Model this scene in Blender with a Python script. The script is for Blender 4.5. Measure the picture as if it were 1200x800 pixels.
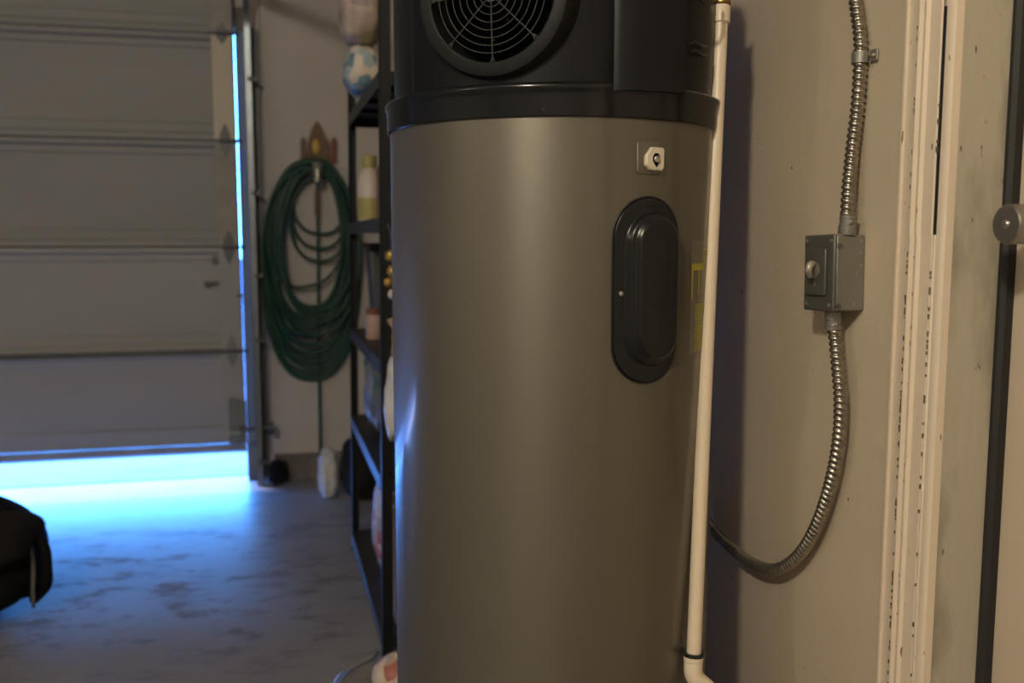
import bpy, bmesh, math, random
from mathutils import Vector, Matrix, noise
for o in list(bpy.data.objects): bpy.data.objects.remove(o)
S = bpy.context.scene; COL = S.collection
PI = math.pi; R = math.radians
# ---------------------------------------------------------------- camera
FPX = 1100.0; CAMH = 1.21; YAW = R(13.2); PIT = R(6.3)
cd = bpy.data.cameras.new('camera'); cam = bpy.data.objects.new('camera', cd); COL.objects.link(cam)
cam.location = (0, 0, CAMH); cam.rotation_euler = (PI/2 - PIT, 0, -YAW)
cd.lens = FPX/1200*36; cd.sensor_width = 36; cd.clip_start = .02
cd.dof.use_dof = True; cd.dof.focus_distance = 1.42; cd.dof.aperture_fstop = 3.4
S.camera = cam
# ---------------------------------------------------------------- world, lamp, exposure
S.view_settings.view_transform = 'Standard'; S.view_settings.look = 'None'
S.view_settings.exposure = 0.0; S.view_settings.gamma = 1; S.view_settings.use_curve_mapping = False
W = bpy.data.worlds.new('sky'); S.world = W; W.use_nodes = True
wn = W.node_tree; bg = wn.nodes['Background']
tc = wn.nodes.new('ShaderNodeTexCoord'); sp = wn.nodes.new('ShaderNodeSeparateXYZ'); rp = wn.nodes.new('ShaderNodeValToRGB')
wn.links.new(tc.outputs['Generated'], sp.inputs[0]); wn.links.new(sp.outputs['Z'], rp.inputs[0]); wn.links.new(rp.outputs[0], bg.inputs[0])
rp.color_ramp.elements[0].position = 0.0; rp.color_ramp.elements[0].color = (.085, .35, 1, 1)
rp.color_ramp.elements[1].position = .6; rp.color_ramp.elements[1].color = (.04, .21, 1, 1)
bg.inputs[1].default_value = 48
def point(name, loc, col, power, rad):
    l = bpy.data.lights.new(name, 'POINT'); l.color = col; l.energy = power; l.shadow_soft_size = rad
    o = bpy.data.objects.new(name, l); COL.objects.link(o); o.location = loc; return o
sl = bpy.data.lights.new('sun', 'SUN'); sl.energy = 5.5; sl.color = (1, .88, .72); sl.angle = R(.53)
sun = bpy.data.objects.new('sun', sl); COL.objects.link(sun); sun.rotation_euler = Vector((-.66, .60, .45)).to_track_quat('Z', 'Y').to_euler()
LAMP = (-1.05, -.8, 2.69)
point('ceiling_bulb_light', LAMP, (1, .92, .73), 162, .10)
point('rear_bulb_light', (-3.2, .3, 2.62), (1, .94, .84), 30, .08)
S.cycles.max_bounces = 8; S.cycles.diffuse_bounces = 5
S.cycles.use_denoising = True
S.cycles.sample_clamp_indirect = 6

# ---------------------------------------------------------------- picture ray -> point on a real plane
def ray(px, py):
    x = (px-600)/FPX; y = -(py-400)/FPX; cp, s = math.cos(PIT), math.sin(PIT)
    d = (x, cp+y*s, -s+y*cp)
    return Vector((d[0]*math.cos(YAW)+d[1]*math.sin(YAW), -d[0]*math.sin(YAW)+d[1]*math.cos(YAW), d[2]))
CAM = Vector((0, 0, CAMH))
def on_x(px, py, v): d = ray(px, py); return CAM + d*(v/d.x)
def on_y(px, py, v): d = ray(px, py); return CAM + d*(v/d.y)
def on_z(px, py, v): d = ray(px, py); return CAM + d*((v-CAMH)/d.z)
TX, TY, TR = .447, 1.595, .28
def on_tank(px, py, r=TR):
    d = ray(px, py); a = d.x**2+d.y**2; b = -2*(d.x*TX+d.y*TY); c = TX*TX+TY*TY-r*r
    q = max(0, b*b-4*a*c); return CAM + d*((-b-math.sqrt(q))/2/a)
def ang(p): return math.atan2(p.x-TX, -(p.y-TY))      # angle round the tank, 0 faces the room's front

# ---------------------------------------------------------------- materials
def mat(name, col, rough=.6, metal=0, spec=.5, nscale=0, ncol=None, nmix=.5, bump=0, bscale=40, rvar=0, coat=0,
        speck=None, trans=0, aniso=0, stretch=(1, 1, 1), detail=6, ramp=(.35, .65), emit=None, estr=0, coatr=.03, spdens=.08, spscale=90):
    m = bpy.data.materials.new(name); m.use_nodes = True; n = m.node_tree.nodes; L = m.node_tree.links
    b = n['Principled BSDF']; b.inputs['Base Color'].default_value = (*col, 1)
    b.inputs['Roughness'].default_value = rough; b.inputs['Metallic'].default_value = metal
    b.inputs['Specular IOR Level'].default_value = spec; b.inputs['Coat Weight'].default_value = coat; b.inputs['Coat Roughness'].default_value = coatr
    b.inputs['Transmission Weight'].default_value = trans; b.inputs['Anisotropic'].default_value = aniso
    if emit: b.inputs['Emission Color'].default_value = (*emit, 1); b.inputs['Emission Strength'].default_value = estr
    t = n.new('ShaderNodeTexCoord'); mp = n.new('ShaderNodeMapping'); L.new(t.outputs['Object'], mp.inputs[0])
    mp.inputs['Scale'].default_value = stretch
    if aniso:
        tg = n.new('ShaderNodeTangent'); tg.direction_type = 'RADIAL'; tg.axis = 'Z'; L.new(tg.outputs[0], b.inputs['Tangent']); b.inputs['Anisotropic Rotation'].default_value = .25*ANR
    cur = None
    if nscale:
        no = n.new('ShaderNodeTexNoise'); no.inputs['Scale'].default_value = nscale; no.inputs['Detail'].default_value = detail
        L.new(mp.outputs[0], no.inputs[0])
        mr = n.new('ShaderNodeMapRange'); mr.inputs[1].default_value = ramp[0]; mr.inputs[2].default_value = ramp[1]
        mr.inputs[4].default_value = nmix; L.new(no.outputs[0], mr.inputs[0])
        mx = n.new('ShaderNodeMix'); mx.data_type = 'RGBA'; L.new(mr.outputs[0], mx.inputs[0])
        mx.inputs[6].default_value = (*col, 1); mx.inputs[7].default_value = (*(ncol or [c*.6 for c in col]), 1)
        cur = mx.outputs[2]
        if rvar:
            m2 = n.new('ShaderNodeMapRange'); m2.inputs[1].default_value = .3; m2.inputs[2].default_value = .7
            m2.inputs[3].default_value = max(.02, rough-rvar); m2.inputs[4].default_value = rough+rvar
            L.new(no.outputs[0], m2.inputs[0]); L.new(m2.outputs[0], b.inputs['Roughness'])
    if speck:
        v = n.new('ShaderNodeTexNoise'); v.inputs['Scale'].default_value = spscale; v.inputs['Detail'].default_value = 2
        L.new(mp.outputs[0], v.inputs[0])
        mr = n.new('ShaderNodeMapRange'); mr.inputs[1].default_value = .74-spdens; mr.inputs[2].default_value = .77-spdens
        L.new(v.outputs[0], mr.inputs[0])
        mx = n.new('ShaderNodeMix'); mx.data_type = 'RGBA'; L.new(mr.outputs[0], mx.inputs[0])
        mx.inputs[6].default_value = (*col, 1); mx.inputs[7].default_value = (*speck, 1)
        if cur: L.new(cur, mx.inputs[6])
        cur = mx.outputs[2]
    if cur: L.new(cur, b.inputs['Base Color'])
    if bump:
        bn = n.new('ShaderNodeTexNoise'); bn.inputs['Scale'].default_value = bscale; bn.inputs['Detail'].default_value = 4
        L.new(mp.outputs[0], bn.inputs[0])
        bp = n.new('ShaderNodeBump'); bp.inputs['Strength'].default_value = bump; bp.inputs['Distance'].default_value = .01
        L.new(bn.outputs[0], bp.inputs['Height']); L.new(bp.outputs[0], b.inputs['Normal'])
    return m
ANR = 1
M = {}
M['wall'] = mat('painted_drywall', (.54, .445, .325), .75, spec=.3, nscale=2.2, ncol=(.47, .385, .28), nmix=.8, bump=.12, bscale=55, speck=(.16, .12, .08), spdens=-.01, spscale=38)
M['wall_far'] = mat('far_drywall', (.52, .475, .43), .85, spec=.2, nscale=2, ncol=(.45, .41, .37), nmix=.8, bump=.1)
M['ceiling'] = mat('ceiling_paint', (.5, .46, .4), .9)
def floor_mat():
    m = mat('garage_concrete', (.235, .22, .21), .40, spec=.85, nscale=1.3, ncol=(.20, .185, .175), nmix=.8, bump=.05, bscale=9, rvar=.05)
    n = m.node_tree.nodes; L = m.node_tree.links; b = n['Principled BSDF']
    g = n.new('ShaderNodeNewGeometry'); mp = n.new('ShaderNodeMapping'); mp.inputs['Scale'].default_value = (1.3, 2.6, 1)
    mp.inputs['Rotation'].default_value = (0, 0, .5); L.new(g.outputs['Position'], mp.inputs[0])
    no = n.new('ShaderNodeTexNoise'); no.inputs['Scale'].default_value = 3.6; no.inputs['Detail'].default_value = 9; no.inputs['Roughness'].default_value = .72
    L.new(mp.outputs[0], no.inputs[0])
    mr = n.new('ShaderNodeMapRange'); mr.inputs[1].default_value = .5; mr.inputs[2].default_value = .62; L.new(no.outputs[0], mr.inputs[0])
    sx = n.new('ShaderNodeSeparateXYZ'); L.new(g.outputs['Position'], sx.inputs[0])
    def mrange(src, a0, a1, b0=0., b1=1.):
        q = n.new('ShaderNodeMapRange'); q.inputs[1].default_value = a0; q.inputs[2].default_value = a1; q.inputs[3].default_value = b0; q.inputs[4].default_value = b1
        L.new(src, q.inputs[0]); return q.outputs[0]
    def mth(op, p, q):
        k = n.new('ShaderNodeMath'); k.operation = op
        for i, w_ in enumerate((p, q)):
            if isinstance(w_, (int, float)): k.inputs[i].default_value = w_
            else: L.new(w_, k.inputs[i])
        return k.outputs[0]
    # the sealer is worn off in patches toward the inner, walked-on part of the floor
    edge = mth('ADD', sx.outputs['Y'], mth('MULTIPLY', no.outputs[0], 1.1))
    inner = mrange(edge, 3.66, 3.30)
    patch_ = mth('MULTIPLY', mr.outputs[0], mrange(sx.outputs['Y'], 4.2, 3.6))
    wear = mth('MAXIMUM', inner, patch_)
    L.new(mrange(wear, 0, 1, .45, .75), b.inputs['Roughness']); L.new(mrange(wear, 0, 1, .9, .35), b.inputs['Specular IOR Level'])
    old = b.inputs['Base Color'].links[0].from_socket
    mx = n.new('ShaderNodeMix'); mx.data_type = 'RGBA'; L.new(mr.outputs[0], mx.inputs[0]); L.new(old, mx.inputs[6]); mx.inputs[7].default_value = (.16, .145, .135, 1)
    L.new(mx.outputs[2], b.inputs['Base Color'])
    return m
M['floor'] = floor_mat()
M['curb'] = mat('stained_curb', (.20, .17, .14), .85, nscale=6, ncol=(.08, .07, .06), nmix=.8)
M['drive'] = mat('driveway_concrete', (.17, .12, .085), .8, nscale=1.6, ncol=(.10, .075, .055), nmix=.9, bump=.1, bscale=30, ramp=(.4, .62), stretch=(.6, 2, 1))
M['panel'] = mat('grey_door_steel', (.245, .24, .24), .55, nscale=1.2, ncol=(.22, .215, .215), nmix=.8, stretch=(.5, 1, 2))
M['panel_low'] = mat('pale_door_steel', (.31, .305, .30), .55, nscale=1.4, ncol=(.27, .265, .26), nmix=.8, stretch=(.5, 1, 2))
M['stile_pale'] = mat('pale_wood_stile', (.60, .52, .42), .7, nscale=8, ncol=(.42, .35, .27), nmix=.7, stretch=(1, 1, .2))
M['stile'] = mat('grey_stile', (.30, .28, .25), .6, nscale=9, ncol=(.2, .18, .16), nmix=.7)
M['galv'] = mat('galvanized_steel', (.20, .22, .24), .30, metal=.85, nscale=12, ncol=(.15, .16, .18), nmix=.6)
M['dull'] = mat('dull_dark_steel', (.10, .10, .105), .5, metal=.6, nscale=20)
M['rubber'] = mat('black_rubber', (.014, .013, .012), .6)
M['jacket'] = mat('brushed_silver_jacket', (.150, .134, .106), .47, metal=.60, aniso=.5, coat=.55, coatr=.09, nscale=3, ncol=(.136, .121, .095), nmix=.8, stretch=(1.2, 1.2, .15), bump=.015, bscale=6, rvar=.04)
M['shroud'] = mat('charcoal_plastic', (.006, .007, .008), .36, spec=.20, nscale=5, ncol=(.010, .011, .012), nmix=.7, bump=.02, bscale=220, rvar=.05)
M['shroudband'] = mat('satin_charcoal_plastic', (.0045, .0055, .0065), .16, spec=.4, nscale=5, ncol=(.011, .0125, .0135), nmix=.6, speck=(.3, .3, .3), spdens=-.06, spscale=160)
M['ring'] = mat('dusty_charcoal_plastic', (.010, .011, .0115), .5, spec=.2, nscale=30, ncol=(.015, .015, .015), nmix=.7)
M['grille'] = mat('dusty_grille_wire', (.028, .029, .029), .5, spec=.3, nscale=60, ncol=(.05, .05, .05), nmix=.7)
M['cavity'] = mat('dark_fan_cavity', (.0015, .0015, .002), .9, spec=0, nscale=3, ncol=(.004, .004, .005))
M['blade'] = mat('black_fan_blade', (.0015, .0015, .0022), .9, spec=0, speck=(.35, .35, .33), spdens=.0, spscale=140)
M['oval'] = mat('black_moulded_plastic', (.005, .006, .0075), .27, spec=.42, nscale=30, ncol=(.007, .008, .0095), nmix=.7)
M['nut'] = mat('ivory_plastic', (.66, .58, .45), .5, nscale=30, ncol=(.5, .43, .33), nmix=.6)
M['pvc'] = mat('cream_pvc', (.80, .66, .50), .38, nscale=7, ncol=(.74, .60, .45), nmix=.7, stretch=(1, 1, .3), speck=(.35, .26, .18), spdens=-.02, spscale=70)
M['brass'] = mat('brass', (.42, .26, .09), .3, metal=.95, nscale=20, ncol=(.25, .15, .06))
M['tie'] = mat('black_nylon', (.012, .012, .012), .35)
M['flex'] = mat('aluminium_flex', (.46, .42, .36), .26, metal=.92, nscale=60, ncol=(.26, .23, .19), nmix=.7)
M['boxm'] = mat('cast_grey_metal', (.24, .23, .20), .42, metal=.55, nscale=25, ncol=(.26, .245, .21), nmix=.8, bump=.03, bscale=90, speck=(.5, .46, .4), spdens=-.03, spscale=110)
M['boxcover'] = mat('dark_cast_cover', (.115, .112, .10), .45, metal=.5, nscale=30, ncol=(.15, .145, .13), nmix=.7, bump=.03, bscale=90)
M['screw'] = mat('zinc_screw', (.55, .52, .47), .3, metal=.9, nscale=40)
M['toggle'] = mat('worn_toggle', (.38, .34, .27), .4, metal=.3, nscale=60, ncol=(.15, .13, .1))
M['casing'] = mat('chipped_cream_paint', (.74, .61, .47), .6, spec=.35, nscale=3, ncol=(.68, .56, .425), nmix=.8, stretch=(1, 1, .25), speck=(.22, .15, .09), spdens=.025, spscale=130, bump=.05, bscale=60)
M['jamb'] = mat('weathered_jamb', (.27, .235, .18), .65, spec=.3, nscale=10, ncol=(.44, .385, .30), nmix=1, stretch=(1, 1, .35), ramp=(.44, .56), speck=(.14, .11, .08), spdens=.03, spscale=70, bump=.1, bscale=70)
M['door'] = mat('tan_door_paint', (.56, .46, .345), .55, spec=.35, nscale=2, ncol=(.5, .41, .30), nmix=.7)
M['nickel'] = mat('satin_nickel', (.33, .30, .265), .32, metal=.85, nscale=12, ncol=(.35, .32, .28), nmix=.6)
M['hose'] = mat('green_hose', (.003, .050, .032), .42, nscale=9, ncol=(.002, .026, .018), nmix=.7)
M['holder'] = mat('brown_cast_holder', (.16, .085, .04), .6, nscale=25, ncol=(.08, .05, .03))
M['holdy'] = mat('yellow_paint', (.62, .40, .09), .6, nscale=40, ncol=(.4, .2, .06))
M['holdr'] = mat('red_paint', (.17, .05, .035), .6, nscale=30)
M['rack'] = mat('black_rack_steel', (.006, .006, .0065), .5, spec=.3, nscale=18, ncol=(.010, .010, .010))
M['rackshelf'] = mat('grey_rack_shelf', (.03, .031, .034), .45, metal=.4, nscale=14)
M['yellowprint'] = mat('yellow_print', (.42, .36, .03), .6, nscale=40, ncol=(.32, .28, .04))
M['film'] = mat('clear_sticker_film', (.17, .155, .12), .35, metal=.3, nscale=20, ncol=(.15, .14, .105))
M['bagblack'] = mat('black_padded_cloth', (.006, .006, .007), .8, spec=.12, nscale=6, ncol=(.009, .009, .009), bump=.2, bscale=25)
M['baggrey'] = mat('taupe_cloth', (.016, .0145, .0135), .85, spec=.15, nscale=8, ncol=(.010, .009, .0085), bump=.2, bscale=60)
M['bagpale'] = mat('pale_piping', (.13, .12, .105), .5, nscale=8)
M['plasticwhite'] = mat('white_plastic_film', (.62, .60, .60), .35, nscale=12, ncol=(.4, .42, .45), nmix=.7)
M['tube'] = mat('clear_vinyl_tube', (.42, .40, .36), .12, trans=.45, nscale=8, ncol=(.5, .48, .45))
M['card'] = mat('brown_cardboard', (.36, .25, .15), .8, nscale=12, ncol=(.28, .19, .11))
M['vinyl'] = mat('translucent_glow_strip', (.34, .35, .36), .5)  # translucent material of the added glow strip by the door track
_n = M['vinyl'].node_tree.nodes; _l = M['vinyl'].node_tree.links
_t = _n.new('ShaderNodeBsdfTranslucent'); _t.inputs[0].default_value = (.42, .44, .40, 1); _m = _n.new('ShaderNodeMixShader'); _m.inputs[0].default_value = .6
_l.new(_n['Principled BSDF'].outputs[0], _m.inputs[1]); _l.new(_t.outputs[0], _m.inputs[2]); _l.new(_m.outputs[0], _n['Material Output'].inputs[0])
def blotch(name, cols, scale, rough=.5):
    m = bpy.data.materials.new(name); m.use_nodes = True; n = m.node_tree.nodes; L = m.node_tree.links
    b = n['Principled BSDF']; b.inputs['Roughness'].default_value = rough
    t = n.new('ShaderNodeTexCoord'); v = n.new('ShaderNodeTexVoronoi'); v.inputs['Scale'].default_value = scale
    L.new(t.outputs['Object'], v.inputs[0]); sx = n.new('ShaderNodeSeparateColor'); L.new(v.outputs['Color'], sx.inputs[0])
    r = n.new('ShaderNodeValToRGB'); r.color_ramp.interpolation = 'CONSTANT'; L.new(sx.outputs[0], r.inputs[0])
    e = r.color_ramp.elements; e[0].color = (*cols[0], 1); e[1].position = 1/len(cols); e[1].color = (*cols[1], 1)
    for i, c in enumerate(cols[2:], 2): x = e.new(i/len(cols)); x.color = (*c, 1)
    L.new(r.outputs[0], b.inputs[0]); return m
M['blue_pat'] = blotch('blue_and_white_print', [(.15, .24, .30), (.56, .50, .44), (.11, .19, .26), (.33, .40, .36), (.60, .50, .42), (.34, .40, .42)], 26)
M['pink_pat'] = blotch('pink_and_olive_print', [(.46, .34, .28), (.30, .28, .16), (.52, .42, .33), (.26, .19, .20), (.42, .33, .28)], 22)
M['mix_pat'] = blotch('grey_teal_print', [(.10, .12, .12), (.06, .12, .10), (.22, .22, .24), (.09, .09, .10)], 16)
M['redwhite'] = blotch('red_and_white_sack', [(.50, .46, .46), (.34, .32, .36), (.38, .10, .09), (.55, .5, .5)], 20)
M['pinkred'] = blotch('pink_sack', [(.60, .44, .36), (.42, .14, .11), (.64, .52, .42), (.62, .48, .38), (.50, .36, .26)], 34)
M['gold'] = mat('gold_foil', (.48, .30, .06), .35, metal=.5, nscale=30, ncol=(.25, .14, .04))
M['bin'] = mat('dark_grey_plastic', (.055, .055, .06), .5, nscale=6)
M['jug'] = mat('cream_jug', (.56, .48, .42), .45, nscale=10, ncol=(.45, .36, .33))
M['yellow'] = mat('yellow_cap', (.38, .32, .10), .5, nscale=20)
M['pinkjar'] = mat('pink_jar', (.46, .30, .25), .5, nscale=20)

# ---------------------------------------------------------------- mesh helpers
def tag(o, label=None, cat=None, group=None, kind=None):
    if label: o['label'] = label
    if cat: o['category'] = cat
    if group: o['group'] = group
    if kind: o['kind'] = kind
    return o
def root(name, loc=(0, 0, 0), label=None, cat=None, group=None, kind=None, rz=0):
    o = bpy.data.objects.new(name, None); COL.objects.link(o); o.location = loc; o.rotation_euler.z = rz
    o.empty_display_size = .05
    return tag(o, label, cat, group, kind)
def link(name, bm, m, parent=None, smooth=False, world=True, bevel=0, label=None, loc=None, kind=None, smooth_angle=None):
    """links bm (world coordinates) as ONE object; its origin is put at the mesh's base centre"""
    bmesh.ops.remove_doubles(bm, verts=bm.verts, dist=1e-6) if len(bm.verts) < 4000 else None
    bmesh.ops.recalc_face_normals(bm, faces=bm.faces)
    P = parent.matrix_basis if parent and not parent.parent else None
    par_w = Matrix.Identity(4)
    q = parent
    while q: par_w = q.matrix_basis @ par_w; q = q.parent
    if world: bmesh.ops.transform(bm, matrix=par_w.inverted(), verts=bm.verts)
    xs = [v.co for v in bm.verts]
    if loc is None:
        lo = Vector([min(c[i] for c in xs) for i in range(3)]); hi = Vector([max(c[i] for c in xs) for i in range(3)])
        loc = Vector(((lo.x+hi.x)/2, (lo.y+hi.y)/2, lo.z))
    for v in bm.verts: v.co -= loc
    me = bpy.data.meshes.new(name); bm.to_mesh(me); bm.free()
    if smooth:
        for p in me.polygons: p.use_smooth = True
        if smooth is not True: me.set_sharp_from_angle(angle=R(smooth))
    o = bpy.data.objects.new(name, me); COL.objects.link(o); me.materials.append(m)
    o.location = loc
    if parent: o.parent = parent
    if bevel:
        b = o.modifiers.new('bevel', 'BEVEL'); b.width = bevel; b.segments = 3; b.limit_method = 'ANGLE'; b.angle_limit = R(40)
        for p in me.polygons: p.use_smooth = True
        me.set_sharp_from_angle(angle=R(40))
    if label: o['label'] = label
    if kind: o['kind'] = kind
    return o
def dup(o, loc, parent=None):
    c = o.copy(); COL.objects.link(c); c.location = loc
    if parent: c.parent = parent
    return c
def B(): return bmesh.new()
def box(bm, x0, x1, y0, y1, z0, z1, mx=None):
    vs = [bm.verts.new(Vector(p)) for p in ((x0, y0, z0), (x1, y0, z0), (x1, y1, z0), (x0, y1, z0), (x0, y0, z1), (x1, y0, z1), (x1, y1, z1), (x0, y1, z1))]
    for f in ((0, 3, 2, 1), (4, 5, 6, 7), (0, 1, 5, 4), (1, 2, 6, 5), (2, 3, 7, 6), (3, 0, 4, 7)): bm.faces.new([vs[i] for i in f])
    if mx:
        for v in vs: v.co = mx @ v.co
    return vs
def frame(axis):
    z = Vector(axis).normalized(); x = z.orthogonal().normalized(); return x, z.cross(x), z
def lathe(bm, prof, origin, axis=(0, 0, 1), n=48, rfun=None, close=True):
    """prof: list of (r, h) along axis"""
    o = Vector(origin)
    if tuple(axis) == (0, 0, 1): x, y, z = Vector((1, 0, 0)), Vector((0, 1, 0)), Vector((0, 0, 1))
    else: x, y, z = frame(axis)
    rings = []
    for r, h in prof:
        if r < 1e-7: rings.append([bm.verts.new(o+z*h)]); continue
        rings.append([bm.verts.new(o+z*h+(x*math.cos(2*PI*i/n)+y*math.sin(2*PI*i/n))*(r+(rfun(2*PI*i/n, h) if rfun else 0))) for i in range(n)])
    for a, b in zip(rings, rings[1:]):
        for i in range(n):
            j = (i+1) % n
            if len(a) == 1 and len(b) == 1: break
            if len(a) == 1: bm.faces.new((a[0], b[i], b[j]))
            elif len(b) == 1: bm.faces.new((a[i], a[j], b[0]))
            else: bm.faces.new((a[i], a[j], b[j], b[i]))
    if close:
        for rg in (rings[0], rings[-1]):
            if len(rg) > 1: bm.faces.new(rg)
def cyl(bm, p0, p1, r, n=24, r1=None):
    p0, p1 = Vector(p0), Vector(p1); lathe(bm, [(r, 0), (r if r1 is None else r1, (p1-p0).length)], p0, (p1-p0), n)
def tube(bm, pts, r, n=10, rfun=None, closed=False):
    pts = [Vector(p) for p in pts]; N = len(pts); rings = []
    t0 = (pts[1]-pts[0]).normalized(); u = t0.orthogonal().normalized(); s = 0
    for i, p in enumerate(pts):
        if closed: t = (pts[(i+1) % N]-pts[i-1]).normalized()
        else: t = (pts[min(i+1, N-1)]-pts[max(i-1, 0)]).normalized()
        u = (u-t*u.dot(t)).normalized(); v = t.cross(u)
        if i: s += (pts[i]-pts[i-1]).length
        rings.append([bm.verts.new(p+(u*math.cos(2*PI*k/n)+v*math.sin(2*PI*k/n))*(r+(rfun(s, 2*PI*k/n) if rfun else 0))) for k in range(n)])
    for i in range(N-1 + (1 if closed else 0)):
        a, b = rings[i], rings[(i+1) % N]
        for k in range(n): bm.faces.new((a[k], a[(k+1) % n], b[(k+1) % n], b[k]))
    if not closed: bm.faces.new(rings[0]); bm.faces.new(rings[-1])
def smooth_path(ctrl, step):
    """Catmull-Rom through ctrl, resampled at equal steps"""
    c = [Vector(p) for p in ctrl]; c = [c[0]*2-c[1]] + c + [c[-1]*2-c[-2]]; out = []
    for i in range(1, len(c)-2):
        for k in range(24):
            t = k/24; a, b, d, e = c[i-1], c[i], c[i+1], c[i+2]
            out.append(.5*((2*b)+(d-a)*t+(2*a-5*b+4*d-e)*t*t+(3*b-a-3*d+e)*t**3))
    out.append(c[-2]); L = [0]
    for a, b in zip(out, out[1:]): L.append(L[-1]+(b-a).length)
    n = max(2, int(L[-1]/step)); res = []; j = 0
    for i in range(n+1):
        s = L[-1]*i/n
        while j < len(L)-2 and L[j+1] < s: j += 1
        res.append(out[j].lerp(out[j+1], min(1, (s-L[j])/max(1e-9, L[j+1]-L[j]))))
    return res
def prism(bm, poly, axis, a0, a1):
    """poly in the two other axes (in x,y,z order), extruded along axis 0/1/2 from a0 to a1"""
    def mk(a, p): q = list(p); q.insert(axis, a); return bm.verts.new(Vector(q))
    A = [mk(a0, p) for p in poly]; Bq = [mk(a1, p) for p in poly]; n = len(poly)
    for i in range(n): bm.faces.new((A[i], A[(i+1) % n], Bq[(i+1) % n], Bq[i]))
    bm.faces.new(A); bm.faces.new(Bq[::-1])
def blob(bm, c, sx, sy, sz, seed=0, amp=.12, freq=6, flat=True, sub=4, crease=0, power=1.0):
    """soft lumpy closed form sitting on its base; c is the base centre"""
    g = bmesh.ops.create_icosphere(bm, subdivisions=sub, radius=1)['verts']; off = Vector((seed*7.3, seed*3.1, seed))
    for v in g:
        p = v.co.copy(); p = Vector([math.copysign(abs(q)**power, q) for q in p])
        k = 1 + amp*noise.noise(p*freq*.35+off) + crease*abs(noise.noise(Vector((p.x*freq, p.y*freq, p.z*freq*.35))+off*2))
        p *= k; z = p.z*.5+.5
        if flat: z = max(0, z)
        v.co = Vector((c[0]+p.x*sx/2, c[1]+p.y*sy/2, c[2]+z*sz))
def apply_bool(o, cutter_bm):
    me = bpy.data.meshes.new('cut'); cutter_bm.to_mesh(me); cutter_bm.free(); c = bpy.data.objects.new('cut', me); COL.objects.link(c)
    md = o.modifiers.new('b', 'BOOLEAN'); md.operation = 'DIFFERENCE'; md.object = c; md.solver = 'EXACT'
    bpy.context.view_layer.update(); dg = bpy.context.evaluated_depsgraph_get()
    new = bpy.data.meshes.new_from_object(o.evaluated_get(dg)); o.modifiers.clear(); o.data = new; bpy.data.objects.remove(c)

# ================================================================ THE SETTING
WX = .83          # right wall plane
BY = 4.80         # back wall plane (garage door side)
LX, RY, CZ = -4.7, -2.6, 2.95
OPX0, OPX1, OPZ = -4.35, -.2372, 2.20     # garage door opening
def struct(name, bm, m, **k): o = link(name, bm, m, **k); o['kind'] = 'structure'; return o
bm = B(); box(bm, LX-.1, WX+.35, RY-.1, BY+.22, -.1, 0); struct('floor', bm, M['floor'])
bm = B(); box(bm, LX-.1, WX+.35, RY-.1, BY+.2, CZ, CZ+.1); struct('ceiling', bm, M['ceiling'])
bm = B(); box(bm, LX-.1, LX, RY, BY, 0, CZ); struct('wall_left', bm, M['wall_far'])
bm = B(); box(bm, LX-.1, WX+.2, RY-.1, RY, 0, CZ); struct('wall_front', bm, M['wall_far'])
bm = B(); box(bm, LX-.1, OPX0, BY, BY+.15, 0, CZ); box(bm, OPX0, OPX1, BY, BY+.15, OPZ, CZ); box(bm, OPX1, WX+.15, BY, BY+.15, 0, CZ)
struct('wall_back', bm, M['wall_far'])
# seam batten on the far wall and the stained concrete curb at its foot
pc = on_y(312, 300, BY)
bm = B(); box(bm, pc.x-.004, pc.x+.004, BY-.003, BY, .13, 2.5); struct('trim_4', bm, M['stile'])
bm = B(); prism(bm, [(BY-.035, 0), (BY, 0), (BY, .125), (BY-.022, .11)], 0, OPX1+.13, WX); struct('baseboard_back', bm, M['curb'])
# right wall with the doorway to the house
DY1, DY0, DZ0, DZ1 = 1.054, .20, .16, 2.25      # jamb faces and heights of the doorway
bm = B(); box(bm, WX, WX+.13, DY1+.012, BY, 0, CZ); box(bm, WX, WX+.13, RY, DY0-.012, 0, CZ)
box(bm, WX, WX+.13, DY0-.012, DY1+.012, DZ1, CZ); box(bm, WX, WX+.13, DY0-.012, DY1+.012, 0, DZ0)
struct('wall_right', bm, M['wall'])
# jambs
JX = on_y(1165, 400, DY1).x
bm = B(); box(bm, WX-.011, JX+.002, DY1, DY1+.0115, DZ0, DZ1); box(bm, WX-.011, JX, DY0-.0115, DY0, DZ0, DZ1)
struct('trim_2', bm, M['jamb'], bevel=.0015)
# black weatherstrip in the stop
bm = B(); prism(bm, [(JX, DY1+.012), (JX, DY1-.006), (JX+.006, DY1-.010), (JX+.018, DY1-.010), (JX+.022, DY1+.012)], 2, DZ0, DZ1)
struct('trim_3', bm, M['rubber'])
# casing: moulded profile, (x proud of wall, y) run vertically
CY = on_x(1052, 400, WX).y
def casing_poly(a, b):
    """profile across the casing from its outer edge (y=a) to its inner edge (y=b)"""
    prof = [(0, 0), (0, -.011), (.05, -.013), (.09, -.013), (.10, -.0095), (.36, -.0105), (.40, -.012), (.43, -.016), (.46, -.0165), (.50, -.012), (.56, -.0125), (.62, -.018), (.66, -.0185), (.70, -.014), (.96, -.0145), (1, -.012), (1, 0)]
    return [(WX+d, a+(b-a)*t) for t, d in prof]
tr = root('trim_1', (WX, DY1, DZ0), kind='structure')
GZ0, GZ1 = on_x(1118, 275, WX).z, on_x(1128, 5, WX).z
bm = B(); prism(bm, casing_poly(CY, DY1+.0185), 2, DZ0, GZ0); link('casing_board', bm, M['casing'], tr, smooth=25)
bm = B(); prism(bm, casing_poly(CY, DY1+.0210), 2, GZ0, 2.31); link('casing_board', bm, M['casing'], tr, smooth=25)
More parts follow.
